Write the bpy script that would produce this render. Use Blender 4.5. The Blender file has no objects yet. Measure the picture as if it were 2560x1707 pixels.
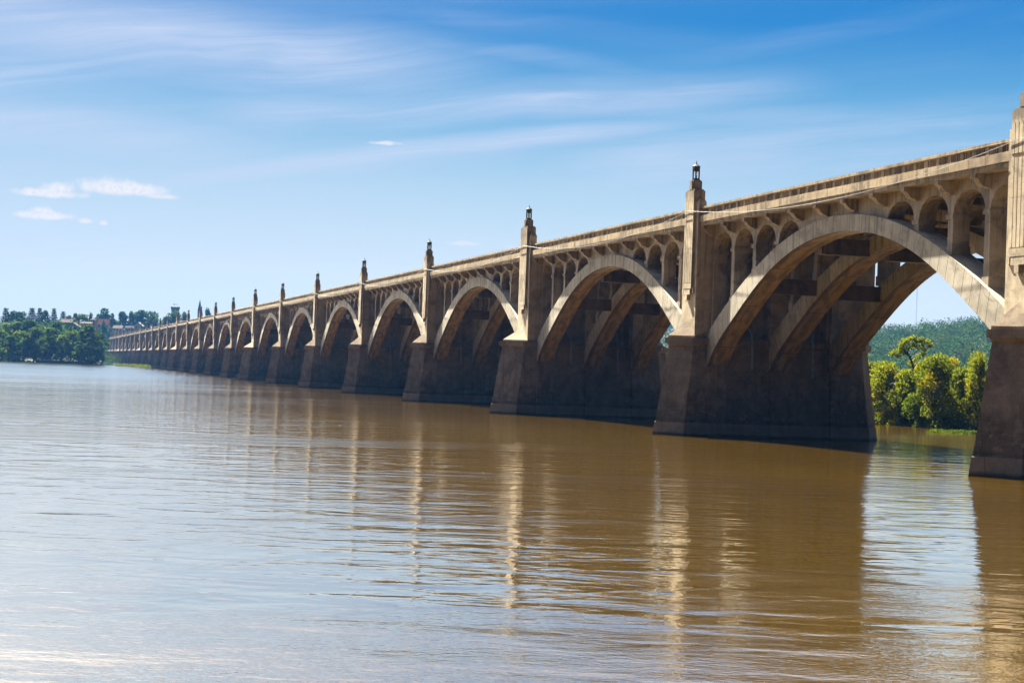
import bpy, bmesh, math, random
import numpy as np
from mathutils import Vector, Matrix
C = bpy.context.scene.collection
sc = bpy.context.scene
PI = math.pi

# ------------------------------------------------------------------ camera
CAM = (152.319, -60.178, 5.489)
YAW, PITCH, ROLL, FPX = -1.30288, 0.016806, 0.036927, 4300.0
_F = Vector((math.sin(YAW)*math.cos(PITCH), math.cos(YAW)*math.cos(PITCH), math.sin(PITCH)))
_R = Vector((math.cos(YAW), -math.sin(YAW), 0)); _U = _R.cross(_F)
_X = math.cos(ROLL)*_R + math.sin(ROLL)*_U
_Y = -math.sin(ROLL)*_R + math.cos(ROLL)*_U
cam = bpy.data.cameras.new('camera'); co = bpy.data.objects.new('camera', cam); C.objects.link(co)
cam.sensor_width = 36; cam.lens = FPX/2560*36; cam.clip_start = .5; cam.clip_end = 40000
m = Matrix((_X, _Y, -_F)).transposed().to_4x4(); m.translation = Vector(CAM); co.matrix_world = m
sc.camera = co
def ground_at(u, dist):          # ground point (x, y) seen in direction of photo column u at a distance
    t = (u-1280)/FPX
    d = (_F + _X*t); d.z = 0; d.normalize()
    return CAM[0]+d.x*dist, CAM[1]+d.y*dist
def height_at(u, v, dist):       # height of the point at photo pixel u,v and that distance
    d = _F + _X*((u-1280)/FPX) + _Y*((853.5-v)/FPX)
    return CAM[2] + d.z*dist/math.hypot(d.x, d.y)

# ------------------------------------------------------------------ light
sc.view_settings.view_transform = 'Standard'; sc.view_settings.look = 'None'
EXPO = 2.8
HAZE = .00005
sc.view_settings.exposure = EXPO; sc.view_settings.gamma = 1
K = 2**EXPO
TO_SUN = Vector((-0.84, -0.195, 1.0)).normalized()
sun = bpy.data.lights.new('sun', 'SUN'); so = bpy.data.objects.new('sun', sun); C.objects.link(so)
sun.energy = 5.0; sun.angle = math.radians(.53); sun.color = (1, .915, .72)
so.rotation_euler = TO_SUN.to_track_quat('Z', 'Y').to_euler(); so.location = (0, -200, 300)

class NB:                         # small node-tree helper
    def __init__(s, tree): s.t = tree; s.n = tree.nodes; s.l = tree.links
    def put(s, sock, v):
        if isinstance(v, bpy.types.NodeSocket): s.l.new(v, sock)
        elif v is not None: sock.default_value = v
    def math(s, op, a, b=None, c=None, clamp=False):
        n = s.n.new('ShaderNodeMath'); n.operation = op; n.use_clamp = clamp
        for i, v in enumerate((a, b, c)):
            if v is not None: s.put(n.inputs[i], v)
        return n.outputs[0]
    def add(s, a, b): return s.math('ADD', a, b)
    def sub(s, a, b): return s.math('SUBTRACT', a, b)
    def mul(s, a, b): return s.math('MULTIPLY', a, b)
    def ramp(s, v, a, b, lo=0., hi=1., smooth=True):
        n = s.n.new('ShaderNodeMapRange'); n.interpolation_type = 'SMOOTHSTEP' if smooth else 'LINEAR'
        s.put(n.inputs[0], v)
        for i, x in zip((1, 2, 3, 4), (a, b, lo, hi)): s.put(n.inputs[i], x)
        return n.outputs[0]
    def mix(s, f, a, b, mode='MIX'):
        n = s.n.new('ShaderNodeMix'); n.data_type = 'RGBA'; n.blend_type = mode
        s.put(n.inputs[0], f)
        s.put(n.inputs[6], a if not isinstance(a, tuple) else tuple(a)+(1,)*(4-len(a)))
        s.put(n.inputs[7], b if not isinstance(b, tuple) else tuple(b)+(1,)*(4-len(b)))
        return n.outputs[2]
    def vec(s, x, y, z):
        n = s.n.new('ShaderNodeCombineXYZ')
        for i, v in enumerate((x, y, z)): s.put(n.inputs[i], v)
        return n.outputs[0]
    def noise(s, v, scale, detail=3, rough=.5, dist=0., dims='3D'):
        n = s.n.new('ShaderNodeTexNoise'); n.noise_dimensions = dims
        if v is not None: s.l.new(v, n.inputs['Vector'])
        n.inputs['Scale'].default_value = scale; n.inputs['Detail'].default_value = detail
        n.inputs['Roughness'].default_value = rough; n.inputs['Distortion'].default_value = dist
        return n.outputs[0]
    def mapping(s, v, scale=(1, 1, 1), rot=(0, 0, 0), loc=(0, 0, 0)):
        n = s.n.new('ShaderNodeMapping'); s.l.new(v, n.inputs[0])
        n.inputs['Scale'].default_value = scale; n.inputs['Rotation'].default_value = rot; n.inputs['Location'].default_value = loc
        return n.outputs[0]
    def sep(s, v):
        n = s.n.new('ShaderNodeSeparateXYZ'); s.l.new(v, n.inputs[0]); return n.outputs
    def colramp(s, f, stops):
        n = s.n.new('ShaderNodeValToRGB'); e = n.color_ramp.elements
        while len(e) < len(stops): e.new(.5)
        for el, (p, c) in zip(e, stops): el.position = p; el.color = tuple(c)+(1,)
        s.put(n.inputs[0], f); return n.outputs[0]

# ------------------------------------------------------------------ sky
world = bpy.data.worlds.new('World'); sc.world = world; world.use_nodes = True
N = NB(world.node_tree); N.n.clear()
tc = N.n.new('ShaderNodeTexCoord').outputs['Generated']
dx, dy, dz = N.sep(tc)
azi = N.math('DEGREES', N.math('ARCTAN2', dx, dy))
ele = N.math('DEGREES', N.math('ARCSINE', dz))
sky = N.n.new('ShaderNodeTexSky'); sky.sky_type = 'NISHITA'; sky.sun_disc = False
sky.sun_elevation = math.asin(TO_SUN.z); sky.sun_rotation = math.atan2(TO_SUN.x, TO_SUN.y)
sky.air_density = 1; sky.dust_density = 1.2; sky.ozone_density = 1.5
# clear-air colours near the horizon, whiter towards the sun side, blue above
base = N.colramp(N.ramp(ele, -2, 18, smooth=False), [(0, (.62, .72, .80)), (.11, (.74, .81, .86)), (.25, (.70, .80, .87)), (.40, (.45, .65, .81)),
                                       (.53, (.15, .43, .71)), (.68, (.014, .235, .62)), (1, (.03, .18, .50))])
left = N.ramp(azi, -73, -96, 0, 1)                      # towards the sun
base = N.mix(N.mul(left, N.ramp(ele, 0, 14, .10, .52)), base, (.50, .62, .84))
# cirrus: long streaks, warped
cv = N.vec(N.mul(azi, .055), N.add(N.mul(ele, .42), N.mul(azi, -.045)), 0)
wv = N.noise(N.mapping(cv, (1, .5, 1)), 1.3, 3, .5)
cv2 = N.vec(N.add(N.mul(azi, .055), N.mul(wv, .6)), N.add(N.add(N.mul(ele, .42), N.mul(azi, -.045)), N.mul(wv, .9)), 3.3)
c1 = N.noise(cv2, 1.6, 6, .58)
c2 = N.noise(N.mapping(cv2, (.7, 3.5, 1)), 2.2, 5, .6)
streak = N.ramp(N.add(N.mul(c1, .65), N.mul(c2, .35)), .42, .68)
def band(a0, e0, a1, e1, w, amp, a2=None, lo=.25):      # soft cloud band between two sky directions
    t = N.ramp(azi, a0, a1, 0, 1, smooth=False)
    ce = N.add(N.mul(t, e1-e0), e0)
    if a2: ce = N.add(ce, N.mul(N.mul(t, N.sub(1, t)), a2))
    d = N.math('ABSOLUTE', N.sub(N.add(ele, N.mul(N.sub(wv, .5), 1.3)), ce))
    ends = N.mul(N.ramp(azi, a0-1, a0+4), N.ramp(azi, a1+3, a1-5))
    return N.mul(N.mul(N.ramp(d, w, 0), ends), N.mul(N.ramp(N.add(c1, N.mul(c2, .5)), .55, .95, lo, 1.), amp))
cir = N.add(N.mul(streak, N.add(N.mul(left, .80), .05)), N.mul(left, .10))
for b in (band(-88, 5.5, -69, 8.35, .62, .85, .7, .62), band(-82, 6.6, -75.5, 7.5, .6, .8, 0, .7), band(-84, 6.1, -73, 7.75, .9, .55), band(-86, 8.0, -66, 9.6, 1.0, .8, 0, .4), band(-74, 8.9, -58, 8.2, .9, .35), band(-72, 10.0, -60, 12.2, .6, .18),
          band(-98, 7.6, -83, 7.0, 1.2, .85, 0, .5), band(-98, 10.8, -76, 9.6, 1.8, .85, 0, .45), band(-100, 4.2, -84, 4.0, .8, .4), band(-90, 9.2, -76, 8.6, .5, .5), band(-82, 10.9, -70, 9.9, .5, .45), band(-74, 6.6, -54, 8.6, 1.7, .62), band(-80, 11.6, -68, 11.0, .7, .22), band(-70, 5.2, -54, 5.6, 1.8, .6)):
    cir = N.math('MAXIMUM', cir, b)
fib = N.noise(N.mapping(cv2, (.8, 10, 1)), 3.5, 5, .65)
cir = N.mul(N.mul(cir, N.ramp(fib, .3, .7, .86, 1.1)), N.ramp(ele, 1.5, 5))
col = N.mix(cir, base, (.58, .67, .86))
# small flat cumulus puffs
pv = N.vec(azi, N.mul(ele, 1.0), 0)
pn = N.noise(pv, 2.2, 5, .62); pn2 = N.noise(pv, 7, 4, .6)
wob = N.add(N.mul(N.sub(pn, .5), 1.5), N.mul(N.sub(pn2, .5), .7))
puff = None
for a, e, ra, re, s in ((-89.95, 5.12, 1.25, .20, 1), (-89.6, 5.27, .6, .24, 1), (-88.0, 5.42, 1.1, .34, 1), (-87.1, 5.38, 1.0, .26, 1), (-86.4, 5.22, .55, .11, .9), (-90.0, 4.40, .92, .17, 1),
                        (-90.1, 4.52, .4, .2, 1), (-88.7, 4.30, .28, .12, .9), (-88.15, 4.27, .12, .09, .9), (-79.15, 7.35, .55, .10, .8), (-76.4, 4.15, .60, .10, .7), (-74.8, 4.1, .3, .05, .4)):
    ex = N.math('DIVIDE', N.sub(azi, a), ra); ey = N.math('DIVIDE', N.sub(ele, e), re)
    flat = N.math('MINIMUM', ey, 0)                       # flatter undersides
    r = N.math('SQRT', N.add(N.mul(ex, ex), N.add(N.mul(ey, ey), N.mul(flat, N.mul(flat, 1.2)))))
    f = N.mul(N.ramp(N.add(r, wob), 1.22, .45), s)
    puff = f if puff is None else N.math('MAXIMUM', puff, f)
pcol = N.mix(N.ramp(pn2, .3, .7), (.74, .76, .84), (.90, .89, .90))
col = N.mix(puff, col, pcol)
high = N.ramp(ele, 22, 40)
# the sky is brightest around the sun and much darker on the side away from it
sh = math.hypot(TO_SUN.x, TO_SUN.y)
hl = N.math('SQRT', N.add(N.add(N.mul(dx, dx), N.mul(dy, dy)), 1e-5))
cd = N.math('DIVIDE', N.add(N.mul(dx, TO_SUN.x/sh), N.mul(dy, TO_SUN.y/sh)), hl)
away = N.ramp(cd, .25, .70, .07, 1)
e2 = N.sub(ele, N.mul(N.add(azi, 91.6), .037))
ca = N.add(N.add(N.mul(dx, TO_SUN.x), N.mul(dy, TO_SUN.y)), N.mul(dz, TO_SUN.z))
ang = N.math('DEGREES', N.math('ARCCOSINE', ca))
aur = N.math('EXPONENT', N.mul(ang, -1/8.))
bright = N.mul(N.add(1, N.mul(N.mul(N.ramp(e2, 11.2, 15), N.add(N.mul(left, .5), .5)), .5)), N.mul(away, 1/K))
col = N.mix(N.mul(N.ramp(e2, 11.2, 14), N.add(N.mul(left, .3), .6)), col, (.85, .9, 1.0))
bv = N.n.new('ShaderNodeVectorMath'); bv.operation = 'SCALE'; N.l.new(col, bv.inputs[0]); N.l.new(bright, bv.inputs[3]); col = bv.outputs[0]
skyc = N.mix(1.0, sky.outputs[0], (.022, .022, .022), 'MULTIPLY')
col = N.mix(high, col, skyc)
av = N.n.new('ShaderNodeVectorMath'); av.operation = 'SCALE'; av.inputs[0].default_value = (1, .96, .9); N.l.new(N.mul(aur, 6/K), av.inputs[3])
col = N.mix(1.0, col, av.outputs[0], 'ADD')
bg = N.n.new('ShaderNodeBackground'); bg.inputs[1].default_value = 1.0
N.l.new(col, bg.inputs[0])
wo = N.n.new('ShaderNodeOutputWorld'); N.l.new(bg.outputs[0], wo.inputs[0])

sc.cycles.max_bounces = 6; sc.cycles.diffuse_bounces = 3; sc.cycles.glossy_bounces = 3
sc.cycles.transmission_bounces = 3; sc.cycles.volume_bounces = 0; sc.cycles.transparent_max_bounces = 8
sc.cycles.sample_clamp_indirect = 6; sc.cycles.caustics_reflective = False; sc.cycles.caustics_refractive = False

# ------------------------------------------------------------------ mesh + object helpers
class MB:                                                 # collects geometry, links it as ONE mesh object
    def __init__(s): s.v = []; s.f = []; s.uv = {}
    def quad(s, *p, uv=None):
        i = len(s.v); s.v += [tuple(q) for q in p]
        if uv: s.uv[len(s.f)] = uv
        s.f.append(tuple(range(i, i+len(p))))
    def box(s, x0, x1, y0, y1, z0, z1):
        i = len(s.v)
        s.v += [(x, y, z) for z in (z0, z1) for x, y in ((x0, y0), (x1, y0), (x1, y1), (x0, y1))]
        for f in ((3, 2, 1, 0), (4, 5, 6, 7), (0, 1, 5, 4), (1, 2, 6, 5), (2, 3, 7, 6), (3, 0, 4, 7)): s.f.append(tuple(i+k for k in f))
    def loft(s, rings, caps=True):                        # rings: lists of equal length, counter-clockwise from above
        n = len(rings[0]); i = len(s.v)
        for r in rings: s.v += [tuple(q) for q in r]
        for k in range(len(rings)-1):
            for j in range(n):
                a = i+k*n+j; b = i+k*n+(j+1) % n; s.f.append((a, b, b+n, a+n))
        if caps:
            s.f.append(tuple(i+n-1-j for j in range(n))); s.f.append(tuple(i+(len(rings)-1)*n+j for j in range(n)))
    def tube(s, pts, r, n=6, r2=None):
        pts = [Vector(p) for p in pts]; rings = []
        for k, p in enumerate(pts):
            d = (pts[min(k+1, len(pts)-1)]-pts[max(k-1, 0)]).normalized()
            a = d.cross(Vector((0, 0, 1)) if abs(d.z) < .9 else Vector((1, 0, 0))).normalized(); b = a.cross(d)
            rr = r if r2 is None else r+(r2-r)*k/(len(pts)-1)
            rings.append([p+rr*(math.cos(t)*a+math.sin(t)*b) for t in [2*PI*j/n for j in range(n)]])
        s.loft(rings)
    def extrude_yz(s, prof, x0, x1):                      # profile in (y, z), counter-clockwise seen from +x
        i = len(s.v); n = len(prof)
        s.v += [(x0, y, z) for y, z in prof]+[(x1, y, z) for y, z in prof]
        s.f.append(tuple(i+n-1-k for k in range(n))); s.f.append(tuple(i+n+k for k in range(n)))
        for k in range(n): s.f.append((i+k, i+(k+1) % n, i+n+(k+1) % n, i+n+k))
    def mesh(s, name, mat):
        me = bpy.data.meshes.new(name); me.from_pydata(s.v, [], s.f)
        if s.uv:
            L = me.uv_layers.new(name='arc')
            for p in me.polygons:
                u = s.uv.get(p.index)
                for k, li in enumerate(p.loop_indices): L.data[li].uv = u[k] if u else (-100, -100)
        me.materials.append(mat); me.update(); return me
    def build(s, name, mat, parent=None, loc=(0, 0, 0)): return obj(name, s.mesh(name, mat), parent, loc)
def obj(name, me, parent=None, loc=(0, 0, 0)):
    o = bpy.data.objects.new(name, me); C.objects.link(o); o.location = loc
    if parent: o.parent = parent
    return o
def tag(o, label=None, cat=None, group=None, kind=None):
    for k, v in (('label', label), ('category', cat), ('group', group), ('kind', kind)):
        if v: o[k] = v
    return o
def empty(name, loc=(0, 0, 0)):
    o = bpy.data.objects.new(name, None); C.objects.link(o); o.location = loc; return o

# ------------------------------------------------------------------ materials
def newmat(name):
    m = bpy.data.materials.new(name); m.use_nodes = True; N = NB(m.node_tree); N.n.clear()
    b = N.n.new('ShaderNodeBsdfPrincipled'); o = N.n.new('ShaderNodeOutputMaterial'); N.l.new(b.outputs[0], o.inputs[0])
    return m, N, b
def concrete(name, c1, c2, stain=.5, boards=1., arc=False, crown=False, rough=.85, water=False, stain_col=(.05, .045, .04), light=.25):
    m, N, b = newmat(name)
    g = N.n.new('ShaderNodeNewGeometry').outputs['Position']
    nrm = N.sep(N.n.new('ShaderNodeNewGeometry').outputs['Normal'])
    x, y, z = N.sep(g)
    big = N.noise(g, .18, 4, .6); mid = N.noise(g, 1.1, 5, .62); fine = N.noise(g, 9, 4, .7)
    col = N.mix(N.ramp(N.add(N.mul(big, .5), N.mul(mid, .5)), .36, .64), c1, c2)
    # board marks: thin horizontal casting lines of uneven strength
    bz = N.math('FRACT', N.mul(N.add(z, N.mul(N.noise(g, .05, 1), .4)), 2.7))
    line = N.ramp(N.math('ABSOLUTE', N.sub(bz, .5)), .42, .5)
    bid = N.math('FLOOR', N.mul(z, 2.7))
    bn = N.noise(N.vec(N.mul(x, .05), N.mul(y, .05), N.mul(bid, .73)), 3.1, 2)
    col = N.mix(N.mul(N.ramp(bn, .35, .7, 0, .28), boards), col, tuple(.62*v for v in c1))
    col = N.mix(N.mul(line, N.mul(.38*boards, N.ramp(mid, .35, .6))), col, tuple(.35*v for v in c1))
    # vertical run stains
    sv = N.mapping(g, (1.4, 1.4, .11)); s1 = N.noise(sv, 1.0, 5, .65); s2 = N.noise(N.mapping(g, (.5, .5, .3)), 1.0, 4, .6)
    st = N.mul(N.ramp(s1, .50, .70), N.ramp(s2, .40, .62))
    col = N.mix(N.mul(st, stain), col, stain_col)
    grime = N.mul(N.ramp(N.noise(g, .33, 6, .70, .6), .47, .60), N.ramp(mid, .35, .6, .3, 1))
    col = N.mix(N.mul(grime, .75), col, tuple(.38*v for v in c1))
    s3 = N.ramp(N.noise(N.mapping(g, (1.7, 1.7, .07), loc=(5, 5, 0)), 1.0, 5, .7), .50, .62)
    col = N.mix(N.mul(N.mul(s3, N.ramp(z, 11, 19.6, .25, 1)), .75), col, tuple(.30*v for v in c1))
    if crown:                                           # black weathering on the exposed tower heads
        tw = N.mul(N.ramp(N.add(z, N.mul(mid, 1.6)), 22.6, 23.6), N.ramp(s1, .30, .52, .45, 1))
        col = N.mix(N.mul(tw, .8), col, (.075, .055, .042))
    wh = N.mul(N.ramp(N.noise(N.mapping(g, (1.1, 1.1, .16), loc=(31, 7, 3)), 1.0, 4, .6), .60, .72), light)
    col = N.mix(wh, col, (.36, .34, .32))
    col = N.mix(N.mul(N.ramp(fine, .45, .75), .3), col, tuple(.45*v for v in c1))
    bump_in = N.add(N.mul(fine, .25), N.mul(line, -.6*boards))
    if water:
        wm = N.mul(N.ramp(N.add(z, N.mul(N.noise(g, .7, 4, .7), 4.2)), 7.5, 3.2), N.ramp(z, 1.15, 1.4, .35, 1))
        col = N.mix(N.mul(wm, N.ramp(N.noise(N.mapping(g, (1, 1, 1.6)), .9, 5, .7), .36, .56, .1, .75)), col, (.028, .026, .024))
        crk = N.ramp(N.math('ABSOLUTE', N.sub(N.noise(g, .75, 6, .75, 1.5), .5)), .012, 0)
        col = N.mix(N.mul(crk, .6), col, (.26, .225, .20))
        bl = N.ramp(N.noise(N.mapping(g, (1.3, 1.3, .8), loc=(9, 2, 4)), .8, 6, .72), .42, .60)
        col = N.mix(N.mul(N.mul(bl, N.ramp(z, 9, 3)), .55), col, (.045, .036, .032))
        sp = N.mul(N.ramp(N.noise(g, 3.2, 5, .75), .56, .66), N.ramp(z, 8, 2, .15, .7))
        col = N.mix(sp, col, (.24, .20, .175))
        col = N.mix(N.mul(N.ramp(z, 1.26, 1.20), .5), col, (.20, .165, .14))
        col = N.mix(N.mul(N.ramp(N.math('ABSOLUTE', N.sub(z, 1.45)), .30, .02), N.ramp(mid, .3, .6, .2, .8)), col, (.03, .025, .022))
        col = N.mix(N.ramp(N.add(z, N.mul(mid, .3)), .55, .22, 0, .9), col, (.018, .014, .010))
        # vertical construction joint every few metres
        jy = N.math('ABSOLUTE', N.sub(N.math('FRACT', N.mul(N.add(y, 1.55), .232)), .5))
        col = N.mix(N.ramp(jy, .006, .002, 0, .7), col, (.02, .02, .02))
    if arc:
        uv = N.n.new('ShaderNodeUVMap'); uv.uv_map = 'arc'; u, v, _ = N.sep(uv.outputs[0])
        face = N.ramp(N.math('ABSOLUTE', nrm[1]), .6, .9)
        j = N.math('ABSOLUTE', N.sub(N.math('FRACT', N.mul(u, 1/1.23)), .5))
        jl = N.mul(N.mul(N.ramp(j, .030, .014), face), N.ramp(u, -10, -5))
        vid = N.noise(N.vec(N.math('FLOOR', N.add(N.mul(u, 1/1.23), .5)), 0, 0), 3.7, 0)
        col = N.mix(N.mul(face, N.ramp(vid, .3, .7, 0, .22)), col, tuple(.6*q for q in c1))
        col = N.mix(N.mul(jl, .92), col, (.012, .011, .01))
        # underside: board-formed soffit, rust and water stains, warm river-bounced light painted in, pour joints
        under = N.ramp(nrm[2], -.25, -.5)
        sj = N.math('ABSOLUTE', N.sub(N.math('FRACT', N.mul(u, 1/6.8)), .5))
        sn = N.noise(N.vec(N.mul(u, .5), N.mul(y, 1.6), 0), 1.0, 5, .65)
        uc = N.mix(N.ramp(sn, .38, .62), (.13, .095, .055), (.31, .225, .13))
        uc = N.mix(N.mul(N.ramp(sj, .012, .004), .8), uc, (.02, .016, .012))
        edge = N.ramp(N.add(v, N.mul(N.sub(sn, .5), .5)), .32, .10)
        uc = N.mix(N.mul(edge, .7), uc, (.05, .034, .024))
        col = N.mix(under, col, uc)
        moss = N.mul(N.ramp(N.noise(g, .8, 5, .7), .56, .66), N.mul(face, N.ramp(v, .45, .95)))
        col = N.mix(N.mul(moss, .75), col, (.11, .085, .02))
        bump_in = N.add(bump_in, N.mul(jl, -3))
    N.l.new(col, b.inputs['Base Color']); b.inputs['Roughness'].default_value = rough
    b.inputs['Specular IOR Level'].default_value = .25
    bp = N.n.new('ShaderNodeBump'); bp.inputs['Strength'].default_value = .5; bp.inputs['Distance'].default_value = .04
    N.l.new(bump_in, bp.inputs['Height']); N.l.new(bp.outputs[0], b.inputs['Normal'])
    return m
def plain(name, col, rough=.6, metal=0., var=.25, scale=2., spec=.5):
    m, N, b = newmat(name); g = N.n.new('ShaderNodeNewGeometry').outputs['Position']
    n = N.noise(g, scale, 4, .6)
    N.l.new(N.mix(N.ramp(n, .35, .65), tuple(col), tuple(v*(1-var) for v in col)), b.inputs['Base Color'])
    b.inputs['Roughness'].default_value = rough; b.inputs['Metallic'].default_value = metal; b.inputs['Specular IOR Level'].default_value = spec
    return m
def foliage(name, c1, c2, c3=None, trans=.45, gscale=.12):
    m, N, b = newmat(name); N.n.remove(b)
    g = N.n.new('ShaderNodeNewGeometry').outputs['Position']
    rnd = N.n.new('ShaderNodeObjectInfo').outputs['Random']
    n1 = N.noise(g, gscale, 3, .6); n2 = N.noise(g, 1.7, 2, .6)
    col = N.mix(N.ramp(N.add(N.mul(n1, .55), N.add(N.mul(n2, .25), N.mul(rnd, .2))), .34, .62), c1, c2)
    if c3: col = N.mix(N.mul(N.ramp(N.noise(g, gscale*2.3, 3, .6), .55, .66), .8), col, c3)
    d = N.n.new('ShaderNodeBsdfDiffuse'); t = N.n.new('ShaderNodeBsdfTranslucent'); mx = N.n.new('ShaderNodeMixShader')
    N.l.new(col, d.inputs[0]); N.l.new(N.mix(1., col, (1.5, 1.35, .5), 'MULTIPLY'), t.inputs[0])
    mx.inputs[0].default_value = trans; N.l.new(d.outputs[0], mx.inputs[1]); N.l.new(t.outputs[0], mx.inputs[2])
    o = [x for x in N.n if x.type == 'OUTPUT_MATERIAL'][0]; N.l.new(mx.outputs[0], o.inputs[0])
    return m

M = {}
M['deck'] = concrete('weathered_deck_concrete', (0.2344, 0.1746, 0.1103), (0.3591, 0.2805, 0.1820), stain=.8, boards=.5, stain_col=(.06, .048, .035))
M['wall'] = concrete('spandrel_concrete', (0.3241, 0.2701, 0.2200), (0.4606, 0.3962, 0.3209), stain=.35, boards=.5)
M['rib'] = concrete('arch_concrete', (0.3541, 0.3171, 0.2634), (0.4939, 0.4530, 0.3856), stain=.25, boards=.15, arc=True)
M['tower'] = concrete('tower_concrete', (0.3468, 0.2815, 0.2057), (0.5029, 0.4269, 0.3130), stain=.35, boards=.25, crown=True)
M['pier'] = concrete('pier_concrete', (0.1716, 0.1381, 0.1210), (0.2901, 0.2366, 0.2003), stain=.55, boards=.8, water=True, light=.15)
M['cap'] = concrete('pier_cap_concrete', (0.2080, 0.1553, 0.1120), (0.2990, 0.2295, 0.1680), stain=.35, boards=0)
M['metal'] = plain('dark_lantern_metal', (.010, .018, .020), .75, 0.)
M['glass'] = plain('frosted_lamp', (.75, .8, .8), .3)
M['cable'] = plain('grey_cable', (.30, .30, .33), .5)
M['pipe'] = plain('blue_grey_pipe', (.20, .27, .38), .5)
M['asphalt'] = plain('asphalt', (.05, .05, .05), .9)
M['bark'] = plain('bark', (.07, .055, .045), .95, var=.5, scale=3)
M['leaf_near'] = foliage('yellow_green_leaves', (.046, .078, .014), (.115, .142, .015), (.23, .205, .016), .5)
M['leaf_mid'] = foliage('green_leaves', (.020, .050, .018), (.054, .096, .020), (.15, .15, .02), .42)
M['leaf_dark'] = foliage('dark_leaves', (.014, .042, .022), (.034, .072, .026), None, .35)
M['leaf_hill'] = foliage('hillside_leaves', (.014, .050, .022), (.050, .098, .030), (.060, .055, .042), .15, .02)
M['leaf_backlit'] = foliage('backlit_leaves', (.10, .13, .018), (.18, .19, .022), None, .5)  # leaning tree's lighter leaf tint, with glow from behind put into the colour
M['grass'] = foliage('grass_blades', (.035, .060, .014), (.075, .100, .022), None, .4)

# ------------------------------------------------------------------ terrain and water
def sm(a, b, x): t = np.clip((x-a)/(b-a), 0, 1); return t*t*(3-2*t)
def fn(x, y, s, k=0): return np.sin(x*s+1.3*k)*np.cos(y*s*1.13+.7*k)+.5*np.sin(x*s*2.3+y*s*1.9+k)
def terrain_h(x, y):
    x = np.asarray(x, float); y = np.asarray(y, float)
    h = np.full(np.broadcast(x, y).shape, -3.0)
    shore = -872 - 530*sm(-32, -22, y) - 6*np.sin(y*.05)+0*x
    d = shore - x
    west = -3 + 4.5*sm(-4, 7, d) + 19*sm(10, 330, d)*np.where(y < 40, 1, .8) + 6*sm(300, 900, d) + sm(60, 300, d)*1.0*fn(x, y, .012)
    h = np.maximum(h, west) + 9*np.exp(-((x+1440)/30.)**2-((y+14)/22.)**2)
    # wooded island beyond the bridge
    sx = -64 + 3*np.sin(y*.06+1) + 1.5*np.sin(y*.17); di = np.minimum(np.minimum(sx-x, x+150), y-38)
    h = np.maximum(h, -3+4.4*sm(-6, 5, di))
    # far wooded ridge and east shore beyond the bridge
    line = 780+.0*x + 18*np.sin(x*.004); dd = y-line
    ridge = (53 + 12*sm(-2300, -1000, x)*0 + 18*sm(-1500, -2400, x) - 20*np.exp(-((x+1500)/190.)**2) + 4*fn(x, y, .007, 2))*np.exp(-(dd/np.where(dd > 0, 420., 250.))**2)
    far = -3 + 5*sm(330, 345, y) + ridge*sm(330, 520, y)
    h = np.maximum(h, far)
    return h
def th(x, y): return float(terrain_h(x, y))
def grid_axis(segs):
    a = []
    for s, e, st in segs: a += list(np.arange(s, e, st))
    return np.array(a+[segs[-1][1]])
gx = grid_axis([(-30000, -3000, 3000), (-3000, -1500, 50), (-1500, -1380, 12), (-1380, -890, 14), (-890, -855, 2.5), (-855, -200, 35), (-200, -40, 4), (-40, 3000, 160), (3000, 20000, 4000)])
gy = grid_axis([(-20000, -1500, 3000), (-1500, -300, 60), (-300, -40, 12), (-40, 0, 2), (0, 36, 6), (36, 60, 3), (60, 320, 10), (320, 350, 5), (350, 1400, 25), (1400, 20000, 3000)])
X, Y = np.meshgrid(gx, gy); Z = terrain_h(X, Y)
nx, ny = len(gx), len(gy)
me = bpy.data.meshes.new('ground')
me.from_pydata(np.stack([X.ravel(), Y.ravel(), Z.ravel()], 1).tolist(), [], [(j*nx+i, j*nx+i+1, (j+1)*nx+i+1, (j+1)*nx+i) for j in range(ny-1) for i in range(nx-1)])
mg, N, b = newmat('river_bank_ground')
g = N.n.new('ShaderNodeNewGeometry').outputs['Position']; _, _, gz = N.sep(g)
gc = N.mix(N.ramp(N.noise(g, .08, 5, .6), .4, .6), (.018, .030, .010), (.034, .044, .016))
gc = N.mix(N.ramp(gz, 1.0, .3), gc, (.045, .036, .024))
N.l.new(gc, b.inputs['Base Color']); b.inputs['Roughness'].default_value = .95
me.materials.append(mg)
for p in me.polygons: p.use_smooth = True
tag(obj('ground', me), kind='structure')

mw, N, b = newmat('muddy_river_water')
g = N.n.new('ShaderNodeNewGeometry').outputs['Position']
mud = N.noise(g, .012, 4, .6)
N.l.new(N.mix(N.ramp(mud, .35, .65), (.056, .0305, .0000), (.080, .0470, .0001)), b.inputs['Base Color'])
b.inputs['Roughness'].default_value = 1; b.inputs['Specular IOR Level'].default_value = 0
gr = N.mapping(g, (1, 1, 1), (0, 0, math.radians(15)))      # x runs with the current, y across it
w1 = N.noise(N.mapping(gr, (1, .50, 1)), .45, 2, .5, .5)
w2 = N.noise(N.mapping(gr, (1, .50, 1)), 1.7, 2, .5, .4)
w3 = N.noise(N.mapping(gr, (1, .60, 1)), 7.5, 2, .6, .3)
patch = N.ramp(N.noise(N.mapping(g, (.9, .16, 1), (0, 0, math.radians(15))), .055, 4, .6, .8), .47, .62, 0, 1)
hgt = N.add(N.mul(w1, .070), N.add(N.mul(w2, .0165), N.mul(w3, N.add(.0006, N.mul(patch, .008)))))
bp = N.n.new('ShaderNodeBump'); bp.inputs['Strength'].default_value = 1; bp.inputs['Distance'].default_value = 1.0
N.l.new(hgt, bp.inputs['Height'])
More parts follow.
